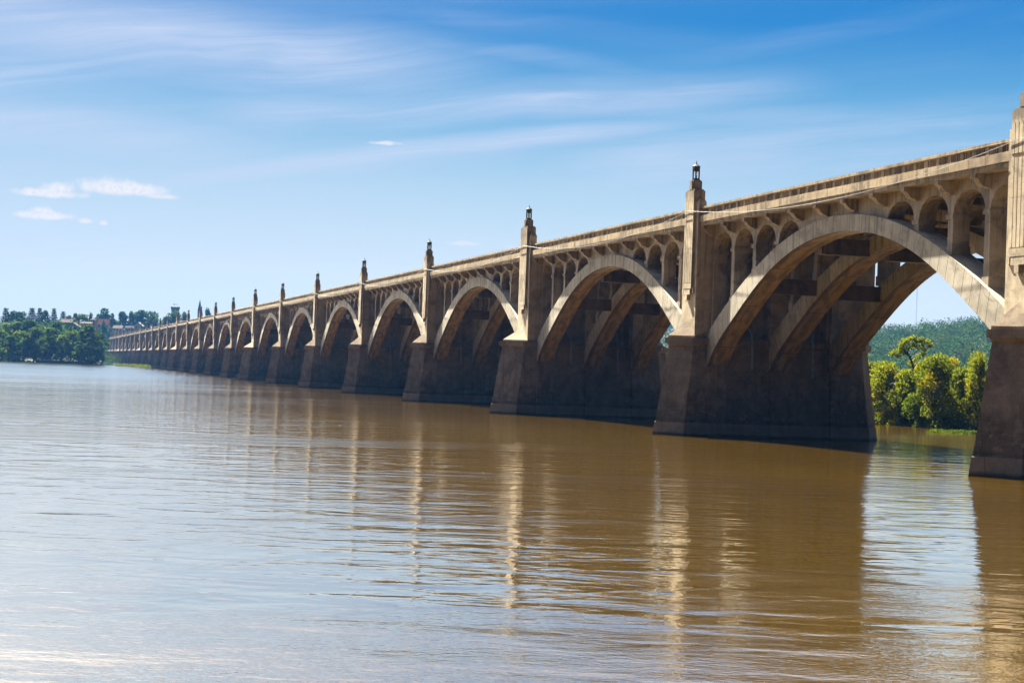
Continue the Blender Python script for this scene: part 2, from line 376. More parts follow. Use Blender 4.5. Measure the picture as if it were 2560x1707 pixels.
gl = N.n.new('ShaderNodeBsdfGlossy'); gl.distribution = 'BECKMANN'; gl.inputs['Color'].default_value = (1, .975, .92, 1); rx = N.ramp(N.sep(g)[0], 60, -330, .02, .20, smooth=False); N.l.new(N.add(rx, N.mul(patch, .05)), gl.inputs['Roughness']); N.l.new(bp.outputs[0], gl.inputs['Normal'])
fr = N.n.new('ShaderNodeFresnel'); fr.inputs['IOR'].default_value = 1.333; N.l.new(bp.outputs[0], fr.inputs['Normal'])
q = N.sub(1, fr.outputs[0]); fac = N.math('MINIMUM', N.sub(1, N.mul(q, N.mul(q, q))), N.ramp(N.sep(g)[0], 60, -300,   .84, .97, smooth=False))
# fine unresolved ripples: a broad silvery sheen below the sun
g2 = N.n.new('ShaderNodeBsdfGlossy'); g2.distribution = 'BECKMANN'; g2.inputs['Roughness'].default_value = .44; N.l.new(bp.outputs[0], g2.inputs['Normal'])
mg2 = N.n.new('ShaderNodeMixShader'); N.l.new(N.mul(N.ramp(N.sep(g)[0], 110, -350, .030, .020, smooth=False), N.add(.8, N.mul(patch, .5))), mg2.inputs[0]); N.l.new(gl.outputs[0], mg2.inputs[1]); N.l.new(g2.outputs[0], mg2.inputs[2])
ms = N.n.new('ShaderNodeMixShader'); N.l.new(fac, ms.inputs[0]); N.l.new(b.outputs[0], ms.inputs[1]); N.l.new(mg2.outputs[0], ms.inputs[2])
N.l.new(ms.outputs[0], [x for x in N.n if x.type == 'OUTPUT_MATERIAL'][0].inputs[0])
wat = MB(); wat.quad((-30000, -20000, 0), (20000, -20000, 0), (20000, 20000, 0), (-30000, 20000, 0))
tag(wat.build('water', mw), kind='structure')

# ------------------------------------------------------------------ bridge
P = 57.0; WIDE = (1, 6, 11, 16, 21); EX = .72
def pier_x(n):
    s = P*n
    for k in WIDE: s += EX*(min(max(n-k+1, 0), 1)+min(max(n-k, 0), 1))
    return -s
FIRST, LAST = -2, 24
LENB = 14.5                                            # across, rib face to rib face
bridge = tag(empty('arch_bridge', (pier_x(-1), 0, 0)), 'long concrete open-spandrel arch bridge with lantern towers crossing the muddy river', 'bridge')
BX = pier_x(-1)
def part(name, me, x, y=0, parent=bridge, px=None):
    o = obj(name, me, parent); base = BX if parent is bridge else px
    o.location = (x-base, y, 0); return o

dI = np.array([0, 3, 5, 8, 10, 13, 15, 18, 20, 23, 25.15, 26.3, 27.0]); zI = np.array([17.33, 17.2, 16.97, 16.42, 15.85, 14.78, 13.92, 12.33, 11.2, 9.35, 7.85, 6.55, 5.6])
dE = np.array([0, 3, 5, 8, 10, 13, 15, 18, 20, 23, 25, 27.0]); zE = np.array([18.62, 18.5, 18.28, 17.75, 17.26, 16.35, 15.62, 14.3, 13.3, 11.78, 10.6, 9.2])
def evenfit(d, z, deg):
    A = np.stack([(d/27.)**(2*i) for i in range(deg)], 1); return np.linalg.lstsq(A, z, rcond=None)[0]
cI = evenfit(dI, zI, 6); cE = evenfit(dE, zE, 5)
zint = lambda d: float(sum(c*(d/27.)**(2*i) for i, c in enumerate(cI)))
zext = lambda d: float(sum(c*(d/27.)**(2*i) for i, c in enumerate(cE)))

def rib_mesh():
    mb = MB(); n = 72; W = 2.0; pts = []
    s = 0; last = None
    for k in range(n+1):
        d = -27.0+54.0*k/n; q = (d, zint(abs(d)), zext(abs(d)))
        if last: s += math.hypot(q[0]-last[0], (q[1]+q[2]-last[1]-last[2])/2)
        pts.append(q+(s,)); last = q
    for (x0, i0, e0, s0), (x1, i1, e1, s1) in zip(pts, pts[1:]):
        # outer voussoir edge stays perpendicular to the curve
        mb.quad((x0, 0, i0), (x1, 0, i1), (x1, 0, e1), (x0, 0, e0), uv=((s0, 0), (s1, 0), (s1+RS(x1), 1), (s0+RS(x0), 1)))
        mb.quad((x1, W, i1), (x0, W, i0), (x0, W, e0), (x1, W, e1), uv=((s1, 0), (s0, 0), (s0+RS(x0), 1), (s1+RS(x1), 1)))
        mb.quad((x0, 0, e0), (x1, 0, e1), (x1, W, e1), (x0, W, e0), uv=((s0, 1), (s1, 1), (s1, 1), (s0, 1)))
        mb.quad((x0, W, i0), (x1, W, i1), (x1, 0, i1), (x0, 0, i0), uv=((s0, 1), (s1, 1), (s1, 0), (s0, 0)))
    for k, sgn in ((0, 1), (-1, -1)):
        x, i, e, _ = pts[k]; q = [(x, 0, i), (x, 0, e), (x, W, e), (x, W, i)]
        mb.quad(*(q if sgn > 0 else q[::-1]))
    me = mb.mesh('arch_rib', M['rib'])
    return me
def RS(x):                                              # shift of joint lines so they lean with the arch
    d = abs(x); sl = (zint(max(d-.5, 0))-zint(d+.5)); t = 1.27+.02*d
    return (1 if x > 0 else -1)*(-.55)*t*sl/(1+sl*sl)**.5

COLS = [-4.84*4.5-2.42+.0, ]
def arcade_mesh(front=True):
    """open spandrel wall standing on a rib: closed in the middle, arched openings each side"""
    mb = MB(); y0, y1 = 0.0, 1.3; top = 19.72; hw = 2.08; zs = 17.34; rise = 1.62
    samp = []
    opens = [4.84*k for k in (-5, -4, -3, -2, 2, 3, 4, 5)]
    xs = sorted(set([round(x, 4) for x in np.linspace(-26.6, 26.6, 90)]))
    ev = []
    for c in opens:
        ev += [(c-hw, 'L'), (c+hw, 'R')]
    xs = [x for x in xs if all(abs(x-e[0]) > .05 for e in ev)]
    allx = sorted([(x, '') for x in xs]+ev)
    for c in opens: allx += [(c+hw*math.sin(a), '') for a in np.linspace(-1.45, 1.45, 15)]
    allx.sort()
    def inside(x): return any(abs(x-c) < hw-1e-6 for c in opens)
    def low(x, ins):
        e = zext(abs(x))-.12
        if not ins: return e
        c = min(opens, key=lambda q: abs(q-x)); t = min(1, abs(x-c)/hw)
        return max(e, zs+rise*math.sqrt(max(0, 1-t**2.1)))
    for x, k in allx:
        if k == 'L': samp += [(x, low(x, False)), (x, low(x, True))]
        elif k == 'R': samp += [(x, low(x, True)), (x, low(x, False))]
        else: samp.append((x, low(x, inside(x))))
    for (xa, za), (xb, zb) in zip(samp, samp[1:]):
        if xb-xa > 1e-6:
            mb.quad((xa, y0, za), (xb, y0, zb), (xb, y0, top), (xa, y0, top)); mb.quad((xb, y1, zb), (xa, y1, za), (xa, y1, top), (xb, y1, top))
        mb.quad((xa, y1, za), (xb, y1, zb), (xb, y0, zb), (xa, y0, za))
    for x in [4.84*(k+.5) for k in (-6, -5, -4, -3, 2, 3, 4, 5)]:
        w = .34
        x0, x1 = max(x-w, -26.6), min(x+w, 26.6)
        mb.box(x0-.13, x1+.13, y0-.11, y1+.11, 17.06, 17.37)
        e = zext(abs(x)); lo = min(zext(abs(x0)), zext(abs(x1)))-.3; hi = max(zext(abs(x0)), zext(abs(x1)))+.28
        if hi < 16.8: mb.box(x0-.09, x1+.09, y0-.06, y1+.06, lo, hi)
    for x in (4.84*2-hw-.33, -(4.84*2-hw-.33)):
        mb.box(x-.05-.3*(x < 0), x+.05+.3*(x > 0), y0-.07, y1+.07, 17.1, 17.36) if False else None
    return mb.mesh('spandrel_arcade', M['wall'])

BR = [(.40, 18.80), (.40, 19.66), (-.86, 19.66), (-.86, 19.36), (-.66, 19.32), (-.56, 19.22), (-.42, 19.02), (-.22, 18.88), (.02, 18.82), (.12, 18.74), (.30, 18.72)]
def bracket_mesh(ymir=False):
    mb = MB(); mb.extrude_yz(BR[::-1], -.31, .31)
    return mb.mesh('bracket', M['wall'])
BRX = [4.84*(k+.5) for k in range(-6, 6)]

def rail_mesh(L, side=1):
    mb = MB(); y0, y1 = -.80, -.47; pitch = 1.6133; n = int(round((L-3.6)/pitch)); x0 = -n*pitch/2
    mb.box(-L/2, L/2, y0-.04, y1+.04, 20.62, 20.70); mb.box(-L/2, L/2, y0-.13, y1+.06, 21.26, 21.46)
    mb.box(-L/2, L/2, y0-.05, y1+.02, 21.20, 21.26)
    for k in range(n+1):
        x = x0+k*pitch; a, c = max(x-.25, -L/2), min(x+.27, L/2)
        mb.box(a, c, y0, y1, 20.70, 21.20)
        if k < n:
            for j in range(4): bx = x+pitch/2+(j-1.5)*.235; mb.box(bx-.05, bx+.05, y0+.02, y1-.16, 20.70, 21.20)
    mb.box(-L/2, L/2, y1-.13, y1-.02, 20.69, 21.21)
    return mb.mesh('railing', M['deck'])
def deck_mesh(L):
    mb = MB(); W = LENB
    # cornice on both sides (profile), slab, kerbs and floor beams
    for s in (0, 1):
        f = (lambda y: y) if s == 0 else (lambda y: W-y)
        for ya, yb, za, zb in ((-1.08, -.30, 20.0, 20.585), (-.96, -.30, 19.66, 19.997), (-1.02, -.30, 20.588, 20.615)):
            a, b_ = f(ya), f(yb); mb.box(-L/2, L/2, min(a, b_), max(a, b_), za, zb)
    mb.box(-L/2, L/2, -.297, W+.297, 19.70, 20.45)
    mb.box(-L/2, L/2, -.295, 1.4, 20.453, 20.62); mb.box(-L/2, L/2, W-1.4, W+.295, 20.453, 20.62)
    for x in BRX:
        if abs(x) < L/2-1: mb.box(x-.25, x+.25, 1.0, W-1.0, 18.75, 19.72)
    return mb.mesh('deck', M['deck'])
def beam_mesh():
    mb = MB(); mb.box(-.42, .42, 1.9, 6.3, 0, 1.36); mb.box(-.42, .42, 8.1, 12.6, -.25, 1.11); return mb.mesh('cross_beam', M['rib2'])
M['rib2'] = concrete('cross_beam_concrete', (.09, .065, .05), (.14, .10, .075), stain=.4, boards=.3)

def hexring(hw, ysh, ynose, z):
    W = LENB; return [(-hw, ysh, z), (0, ynose, z), (hw, ysh, z), (hw, W-ysh, z), (0, W-ynose, z), (-hw, W-ysh, z)]
def pier_mesh(w):
    mb = MB(); e = EX if w else 0; ne = .75 if w else 0
    def H(hw, a, b_, z): return hexring(hw+e, a-ne*.4, b_-ne, z)
    mb.loft([H(2.75, -2.5, -4.75, -3), H(2.52, -2.28, -4.40, 0), H(2.46, -2.2, -4.22, 1.2), H(2.40, -2.15, -4.14, 1.24), H(2.06, -1.36, -3.04, 8.40), H(2.12, -1.44, -3.18, 8.5), H(2.2, -1.5, -3.28, 8.6)])
    mb.loft([H(2.32, -1.62, -3.44, 8.602), H(2.32, -1.62, -3.44, 9.15)])
    for y0, zt in ((.02, 6.75), (6.27, 6.4), (12.52, 6.2)):                       # pilasters under the arch ribs
        for sx in (-1, 1):
            def R4(z):
                hw = 2.52-.44*z/8.4+e; q = [(sx*(hw-.3), y0, z), (sx*(hw+.20), y0+.12, z), (sx*(hw+.20), y0+1.84, z), (sx*(hw-.3), y0+1.96, z)]
                return q if sx > 0 else q[::-1]
            mb.loft([R4(-2), R4(zt-.15), [(x_-sx*.18*(abs(x_) > 2.3+e), y_, zt+.45) for x_, y_, _ in R4(zt)]])
    return mb.mesh('pier', M['pier'])
def cap_mesh(w, s):
    mb = MB(); e = EX if w else 0; ne = .6 if w else 0; W = LENB
    for s in (s,):
        f = (lambda y: y) if s == 0 else (lambda y: W-y)
        def ring(o, z): r = [(-1.8-e-o, f(-1.18-o*.5), z), (0, f(-3.02-ne-o), z), (1.8+e+o, f(-1.18-o*.5), z), (1.8+e+o, f(1.0), z), (-1.8-e-o, f(1.0), z)]; return r if s == 0 else r[::-1]
        mb.loft([ring(.12, 9.153), ring(.12, 9.36)])
        t, l, r = (0, f(-3.10-ne), 9.363), (-1.84-e, f(-1.2), 9.363), (1.84+e, f(-1.2), 9.363); ap = (0, f(-1.1), 11.05)
        for q in ((t, r, ap), (l, t, ap), (r, l, ap)): mb.quad(*(q if s == 0 else q[::-1]))
    return mb.mesh('pier_cap', M['cap'])
def tower_mesh(w):
    mb = MB(); e = EX if w else 0; hz = .6 if w else 0; s = 1+e/1.8
    bw = 1.75+e*.9; sw = 1.09+e*.55
    mb.box(-bw, bw, -1.2, 2.2, 9.0, 20.45)                                        # body down to the pier
    mb.box(-bw, bw, -1.2, -.42, 20.455, 21.95+hz); mb.box(-bw+.12, bw-.12, -1.1, -.46, 21.955+hz, 22.12+hz); mb.box(-bw+.3, bw-.3, -1.0, -.5, 22.124+hz, 22.3+hz)
    y0 = -1.47
    mb.box(-sw, sw, y0+.07, -.33, 13.8, 23.04+hz)                                 # fluted slab core
    mb.box(-sw+.14, sw-.14, y0+.12, -.42, 23.044+hz, 23.18+hz)
    ft = 22.25+hz; mb.box(-sw, sw, y0, y0+.068, ft, 23.04+hz)                     # plain head above the flutes
    nf = 5; g = .075; fw = (2*sw-(nf-1)*g)/nf
    for k in range(nf):
        x = -sw+k*(fw+g); lo = 14.35
        for za, zb in ((lo, 17.50), (17.53, 20.02), (20.30, ft)):
            mb.box(x, x+fw, y0, y0+.068, za, zb)
    mb.box(-sw, sw, y0, y0+.068, 13.8, 14.30)
    mb.box(-sw*.72, sw*.72, y0+.02, -1.1, 13.25, 13.797); mb.box(-sw*.23, sw*.23, y0-.05, -1.1, 12.72, 13.247)
    mb.box(sw+.02, sw+.34, y0+.12, -1.1, 13.35, 13.85); mb.box(-sw-.34, -sw-.02, y0+.12, -1.1, 13.35, 13.85)
    # pedestal of the lantern with recessed corners
    z0 = 23.184+hz; z1 = 24.1+hz
    mb.box(-.45, .45, -1.33, -.47, z0, z1-.1); mb.box(-.55, .55, -1.2, -.6, z0, z1-.103); mb.box(-.32, .32, -1.42, -.38, z0, z1-.097)
    mb.box(-.42, .42, -1.28, -.52, z1-.09, z1)
    return mb.mesh('tower', M['tower'])
def backtower_mesh(w):
    me = tower_mesh(w).copy(); me.name = 'tower'
    for v in me.vertices: v.co.y = LENB-v.co.y
    me.flip_normals(); return me
def midcol_mesh(w):
    mb = MB(); e = EX if w else 0; mb.box(-1.6-e, 1.6+e, 6.3, 8.1, 9.0, 19.72); mb.box(-.5, .5, 2.21, 6.29, 9.16, 15.6); mb.box(-.5, .5, 8.11, 12.29, 9.16, 15.6); mb.box(-1.0, 1.0, 2.19, 6.31, 18.4, 19.70); mb.box(-1.0, 1.0, 8.09, 12.31, 18.4, 19.70)
    return mb.mesh('pier_column', M['wall'])

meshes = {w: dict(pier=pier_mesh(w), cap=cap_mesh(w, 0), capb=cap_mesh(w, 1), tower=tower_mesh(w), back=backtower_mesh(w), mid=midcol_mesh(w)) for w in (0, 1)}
RIB, ARC, BRK, BEAM = rib_mesh(), arcade_mesh(), bracket_mesh(), beam_mesh()
RAIL, DECK = rail_mesh(P-.06), deck_mesh(P-.02)
def mirrored(me):
    m2 = me.copy()
    for v in m2.vertices: v.co.y = LENB-v.co.y
    m2.flip_normals(); return m2
RAILB = mirrored(RAIL); RAILP = rail_mesh(2*EX+.0001) if False else None
for n in range(FIRST, LAST+1):
    w = 1 if n in WIDE else 0; x = pier_x(n); mm = meshes[w]
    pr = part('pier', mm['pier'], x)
    for nm, k in (('pier_cap', 'cap'), ('pier_cap', 'capb'), ('tower', 'tower'), ('tower', 'back'), ('pier_column', 'mid')):
        o = obj(nm, mm[k], pr)
        if nm == 'tower': o.name = 'tower'
# abutment on the far bank
ab = MB(); ab.box(-16, 1.7, -1.5, LENB+1.5, -2, 20.4); ab.box(-16, 1.7, -1.2, -.4, 20.41, 21.45); ab.box(-16, 1.7, LENB+.4, LENB+1.2, 20.41, 21.45)
part('abutment', ab.mesh('abutment', M['wall']), pier_x(LAST+1))
nbr = 0; restb = MB()
for n in range(FIRST, LAST+1):
    xa, xb = pier_x(n), pier_x(n+1); xc = (xa+xb)/2
    # wide piers push the span half a step away
    xc = xa-P/2-(EX if n in WIDE else 0)
    L = xa-xb; sx = L/(P)
    for (y, dz) in ((0, 0), (6.25, -.35), (12.5, -.5)):
        o = part('arch_rib', RIB, xc, y); o.location.z = dz
        a = part('spandrel_arcade', ARC, xc, y+.36 if y < 1 else y+.03); a.scale.y = 1 if y < 1 else 1.48
    d = part('deck', DECK, (xa+xb)/2); d.scale.x = sx
    for me_ in (RAIL, RAILB): r = part('railing', me_, (xa+xb)/2); r.scale.x = sx; r.name = 'railing'
    for bx in BRX:
        if n >= -1 and nbr < 96: part('bracket', BRK, xc-bx); nbr += 1
        else: restb.extrude_yz(BR[::-1], xc-bx-.31-BX, xc-bx+.31-BX)
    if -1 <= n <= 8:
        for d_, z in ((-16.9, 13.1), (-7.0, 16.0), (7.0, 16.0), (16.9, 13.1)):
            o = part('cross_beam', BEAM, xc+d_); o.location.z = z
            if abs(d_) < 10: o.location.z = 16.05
rb = restb.build('bracket', M['wall'], bridge); tag(rb, kind='stuff')
# drain pipes hanging between the ribs at the nearer piers
for n in (-1, 0, 1, 2, 3):
    for y, zt, zb in ((4.3, 9.9, 6.45), (10.5, 10.3, 5.8)):
        mb = MB(); x = pier_x(n)+2.55+(EX if n in WIDE else 0)
        mb.tube([(x-.45, y-.25, zt+.5), (x-.05, y-.1, zt), (x+.05, y, zt-.4), (x+.05, y+.05, zb)], .11, 8)
        o = mb.build('drain_pipe', M['pipe'], bridge); o.location.x = -BX

# ------------------------------------------------------------------ lanterns on the towers
def lantern_parts():
    fr = MB(); R = .33; H = 1.2; n = 6
    fr.loft([[(r*math.cos(2*PI*k/8), r*math.sin(2*PI*k/8), z) for k in range(8)] for r, z in ((.40, 0), (.40, .08), (.36, .1), (.36, .16))])
    for k in range(n):
        a = 2*PI*(k+.5)/n; x, y = R*math.cos(a), R*math.sin(a); fr.tube([(x, y, .15), (x, y, .86)], .05, 5)
    fr.loft([[(r*math.cos(2*PI*k/8), r*math.sin(2*PI*k/8), z) for k in range(8)] for r, z in ((.36, .84), (.38, .86), (.38, 1.22), (.36, 1.23))])
    rf = MB(); rf.loft([[(r*math.cos(2*PI*k/8), r*math.sin(2*PI*k/8), z) for k in range(8)] for r, z in ((.40, 1.232), (.42, 1.30), (.30, 1.40), (.16, 1.47), (.12, 1.53), (.05, 1.56), (.05, 1.66), (.075, 1.70), (.03, 1.76), (.012, 1.86))])
    lm = MB(); lm.tube([(0, 0, .16), (0, 0, .45)], .03, 6); lm.loft([[(r*math.cos(2*PI*k/8), r*math.sin(2*PI*k/8), z) for k in range(8)] for r, z in ((.05, .45), (.09, .55), (.08, .75), (.03, .83))])
    return fr.mesh('frame', M['metal']), rf.mesh('lamp_cap', M['metal']), lm.mesh('lamp', M['glass'])
LF, LR, LL = lantern_parts()
ORD = ['', 'first', 'second', 'third', 'fourth', 'fifth', 'sixth', 'seventh', 'eighth', 'ninth', 'tenth', 'eleventh', 'twelfth', 'thirteenth', 'fourteenth', 'fifteenth', 'sixteenth', 'seventeenth',
       'eighteenth', 'nineteenth', 'twentieth', 'twenty-first', 'twenty-second', 'twenty-third', 'twenty-fourth', 'twenty-fifth', 'twenty-sixth']
def lantern(n, y, label, group):
    r = tag(empty('lantern', (pier_x(n), y, 24.1+(.6 if n in WIDE else 0)+.002)), label, 'lantern', group)
    for me_ in (LF, LR, LL): obj(me_.name.split('.')[0], me_, r)
for n in range(-1, LAST+1):
    if n == -1: lb = 'dark metal lantern crowning the tower at the right edge, above the nearest pier'
    elif n == 0: lb = 'largest full dark metal lantern, on the tower left of the nearest whole arch'
    else: lb = 'dark metal lantern on the %s bridge tower from the right edge' % ORD[n+2]
    lantern(n, -.90, lb, 'lanterns along the near side of the bridge')
lantern(0, LENB+.90, 'far-side lantern tip peeking over the railing between the second and third towers from right', None)

# cable slung from tower to tower
cb = MB(); pts = []
for n in range(FIRST, LAST+1):
    xa, xb = pier_x(n), pier_x(n+1); za = 21.15+(.2 if n in WIDE else 0); zb = 21.15+(.2 if n+1 in WIDE else 0)
    for k in range(16 if n < 10 else 8):
        t = k/(16 if n < 10 else 8); pts.append((xa+(xb-xa)*t, -1.53-.0*t, za+(zb-za)*t-4*1.55*t*(1-t)))
cb.tube(pts, .024, 5); tag(cb.build('cable', M['cable']), 'thin pale cable drooping from tower to tower along the bridge front', 'cable')
#TREES#
# ------------------------------------------------------------------ vegetation
def leaf_mesh(name, centres, sizes, rng, mat, up=.25, aspect=.62):
    """many small leaf-clump quads around the given centres"""
    n = len(centres)
    a = rng.normal(size=(n, 3)); a /= np.linalg.norm(a, axis=1)[:, None]
    b = rng.normal(size=(n, 3)); b[:, 2] *= (1-up); b -= (b*a).sum(1)[:, None]*a; b /= np.linalg.norm(b, axis=1)[:, None]
    s = np.asarray(sizes)[:, None]*.5
    v = np.stack([centres-a*s-b*s*aspect*.4, centres-b*s*aspect, centres+a*s, centres+b*s*aspect], 1).reshape(-1, 3)
    me = bpy.data.meshes.new(name); me.vertices.add(4*n); me.vertices.foreach_set('co', v.astype(np.float32).ravel())
    me.loops.add(4*n); me.loops.foreach_set('vertex_index', np.arange(4*n, dtype=np.int32)); me.polygons.add(n)
    me.polygons.foreach_set('loop_start', np.arange(0, 4*n, 4, dtype=np.int32))
    me.materials.append(mat); me.update(calc_edges=True); me.validate(); return me
def crown_points(rng, nblob, n, H, Wd, z0=.25, shape='round'):
    """points in the shells of many overlapping clumps filling a crown of height H, width Wd"""
    bl = []
    while len(bl) < nblob:
        t = rng.uniform(0, 1); ang = rng.uniform(0, 2*PI)
        if shape == 'round': prof = math.sin(PI*min(1, .12+.86*t))**.6
        elif shape == 'tall': prof = math.sin(PI*min(1, .10+.88*t))**.8
        else: prof = 1
        rr = prof*Wd/2*math.sqrt(rng.uniform(.05, 1))*.78
        br = Wd*rng.uniform(.10, .19)
        bl.append((rr*math.cos(ang), rr*math.sin(ang), H*(z0+(1-z0)*t*.93), br))
    bl = np.array(bl); k = rng.integers(0, nblob, n)
    d = rng.normal(size=(n, 3)); d /= np.linalg.norm(d, axis=1)[:, None]
    r = rng.uniform(.35, 1.08, n)**.55
    p = bl[k, :3]+d*(r*bl[k, 3])[:, None]*np.array([1, 1, .72])
    return p
def trunk_mesh(name, H, r, rng, limbs=5, mat=None, lean=0.):
    mb = MB(); top = H*.72
    pts = [(lean*H*t*t+rng.normal()*.012*H*t, rng.normal()*.012*H*t, H*.72*t-(.6 if t == 0 else 0)) for t in (0, .25, .5, .75, 1)]
    mb.tube(pts, r, 7, r*.35)
    for k in range(limbs):
        t = rng.uniform(.35, .95); i = min(3, int(t*4)); f = t*4-i
        b = Vector(pts[i]).lerp(Vector(pts[i+1]), f); a = rng.uniform(0, 2*PI); L = H*rng.uniform(.16, .30)
        mb.tube([b, b+Vector((math.cos(a)*L*.5, math.sin(a)*L*.5, L*.35)), b+Vector((math.cos(a)*L, math.sin(a)*L, L*.9))], r*.42*(1-.5*t), 5, r*.08)
    return mb.mesh(name, mat or M['bark'])
rng = np.random.default_rng(7)
VAR = {}
def broad(key, mat, n, leaf, H=15., Wd=11., nb=34, z0=.16, shape='round'):
    L = []
    for k in range(4 if n < 5000 else 3):
        p = crown_points(rng, nb, n, H, Wd*rng.uniform(.9, 1.1), z0, shape)
        L.append((leaf_mesh('crown', p, rng.uniform(.7, 1.3, n)*leaf, rng, mat), trunk_mesh('trunk', H, H*.022, rng), H, Wd))
    VAR[key] = L
broad('green', M['leaf_mid'], 2600, .85)
broad('dark', M['leaf_dark'], 2600, .85)
broad('dense', M['leaf_dark'], 3200, .8, 15, 9, 44, .05, 'tall')
broad('near', M['leaf_near'], 15000, .26, 9, 6.8, 80, .10, 'round')
L = []
for k in range(3):                                          # conifers with drooping tiers
    H, Wd = 20., 8.5; cs = []; mb = MB(); mb.tube([(0, 0, -.6), (0, 0, H*.98)], .30, 6, .04)
    tiers = 17
    for t in range(tiers):
        z = H*(.08+.90*t/tiers); R = Wd/2*(1-t/tiers)**.85*rng.uniform(.85, 1.1)+.06; nb = 9
        for j in range(nb):
            a = 2*PI*(j+rng.uniform(0, .6))/nb; m_ = 16
            r = rng.uniform(.12, 1, m_)**.7*R*rng.uniform(.8, 1.1); w = rng.normal(size=(m_, 2))*.28
            cs.append(np.stack([r*math.cos(a)+w[:, 0], r*math.sin(a)+w[:, 1], z-r*.30+rng.normal(size=m_)*.13+.12*(r/R)**2], 1))
    cs = np.concatenate(cs); L.append((leaf_mesh('crown', cs, rng.uniform(.6, 1.1, len(cs)), rng, M['leaf_dark'], .8), mb.mesh('trunk', M['bark']), H, Wd))
VAR['conifer'] = L
WF = dict(green=1.5, dark=1.8, dense=2.1, near=1.35, conifer=1.9)
def tree(kind, u, dist, vtop=None, wpx=None, h=None, label='', name=None, group=None, xy=None, k=None, sink=.4, narrow=1.):
    x, y = xy if xy else ground_at(u, dist); z = th(x, y)
    if vtop is not None: h = height_at(u, vtop, dist)-z
    h = max(h, 2.5); w = wpx*dist/FPX if wpx else h*.7
    cm, tm, H, Wd = VAR[kind][k if k is not None else int(rng.integers(0, len(VAR[kind])))]
    e = empty(name or ('conifer_tree' if kind == 'conifer' else 'broadleaf_tree'), (x, y, z-sink)); tag(e, label, 'tree', group)
    e.rotation_euler.z = rng.uniform(0, 6.28); e.scale = (w/Wd*WF[kind], w/Wd*WF[kind], (h+sink)/H)
    obj('crown', cm, e); obj('trunk', tm, e); return e

# far wooded west bank: waterside row, second row, skyline row
GW = 'trees on the far left bank'
waterside = [(6, 828, 46, 'yellowing broadleaf tree over the waterline at the left edge of the photo', 'green'), (32, 838, 42, 'rounded tree over the waterline, second from the left edge', 'green'), (58, 824, 46, 'tall rounded riverside tree below the widest dark conifer', 'green'),
 (86, 817, 50, 'tall leafy riverside tree below the pair of dark conifers', 'green'), (106, 842, 34, 'low dark riverside tree between two tall leafy ones, left of the golden-topped tree', 'dark'), (128, 815, 48, 'broad leafy riverside tree right below the see-through conifer', 'green'),
 (155, 838, 40, 'riverside tree with a golden top below the blue gabled house', 'green'), (178, 826, 40, 'riverside tree standing right below the blue gabled house', 'green'), (200, 834, 40, 'dark shaded riverside tree under the long white building', 'dark'),
 (220, 814, 62, 'largest leafy riverside tree, mounding up near the far bridge end', 'green'), (243, 826, 44, 'last big riverside tree, left of the white two-storey house', 'green'), ]
for u, v, w, lb, kd in waterside: tree(kd, u, 1018+ (u*7) % 22, v, w, label=lb, group=GW, sink=1.5)
tree('green', 265, 1545, 874, 22, label='low pale shrub-like tree at the foot of the white two-storey house', group=GW)
second = [(18, 804, 40, 'rounded tree in the second row at the far left, below the leftmost conifer'), (47, 803, 40, 'dark tree in the second row, between the leftmost conifer and the widest one'), (72, 798, 34, 'tree in the second row directly below the widest conifer'),
 (96, 806, 36, 'tree in the second row below the narrow dark conifer'), (140, 803, 28, 'low dome-shaped tree just left of the blue gabled house'), (258, 802, 13, 'small round tree in front of the red-brown roof'),
 (283, 818, 32, 'dark dome-shaped tree over the far bridge end'), (312, 818, 26, 'dark round tree behind the far bridge towers, below the white roofs')]
for u, v, w, lb in second: tree('dark' if u > 60 else 'green', u, 1110 if u < 200 else 1570, v, w, label=lb, group=GW)
skyline = [(11, 766, 24, 'conifer', 'ragged dark conifer on the skyline at the left edge'), (30, 777, 24, 'dark', 'rounded skyline tree beside the ragged leftmost conifer'), (48, 779, 28, 'dark', 'low skyline tree left of the widest conifer'),
 (77, 766, 27, 'conifer', 'widest dark conifer on the left skyline'), (96, 766, 22, 'conifer', 'narrow blunt-topped conifer right of the widest one'), (111, 776, 20, 'dark', 'rounded tree between the blunt-topped and the see-through conifer'), (132, 767, 20, 'conifer', 'conifer with see-through tiers standing free on the skyline'),
 (155, 775, 22, 'conifer', 'short pointed conifer right of the see-through one'), (169, 784, 16, 'dark', 'small skyline tree above the pale roofs'), (186, 780, 15, 'green', 'slim skyline tree left of the dark domed tree'), (204, 779, 27, 'dense', 'dark domed tree above the long white building'),
 (224, 780, 12, 'dense', 'small narrow tree beside the tall white building'), (252, 766, 40, 'dense', 'biggest skyline tree, behind the red-brown roof'), (281, 779, 19, 'dense', 'slim tree right of the biggest skyline tree'), (304, 775, 28, 'dense', 'dark oval tree midway along the skyline'),
 (326, 779, 22, 'green', 'pale small tree between the dark oval tree and the broad double crown'), (348, 771, 36, 'dense', 'left half of the broad double crown above the bridge towers'), (379, 770, 38, 'dark', 'right half of the broad double crown above the bridge towers'),
 (412, 790, 24, 'green', 'low tree left of the concrete tower on the hill'), (432, 777, 44, 'green', 'leafy tree in front of the concrete tower on the hill'), (456, 778, 26, 'green', 'leafy tree right of the concrete tower on the hill'), (480, 790, 22, 'dark', 'low tree left of the church spire'),
 (516, 769, 19, 'dense', 'dark domed tree just right of the church spire')]
for u, v, w, kd, lb in skyline: tree(kd, u, 1270 if u < 240 else 1620, v, w, label=lb, group=GW)

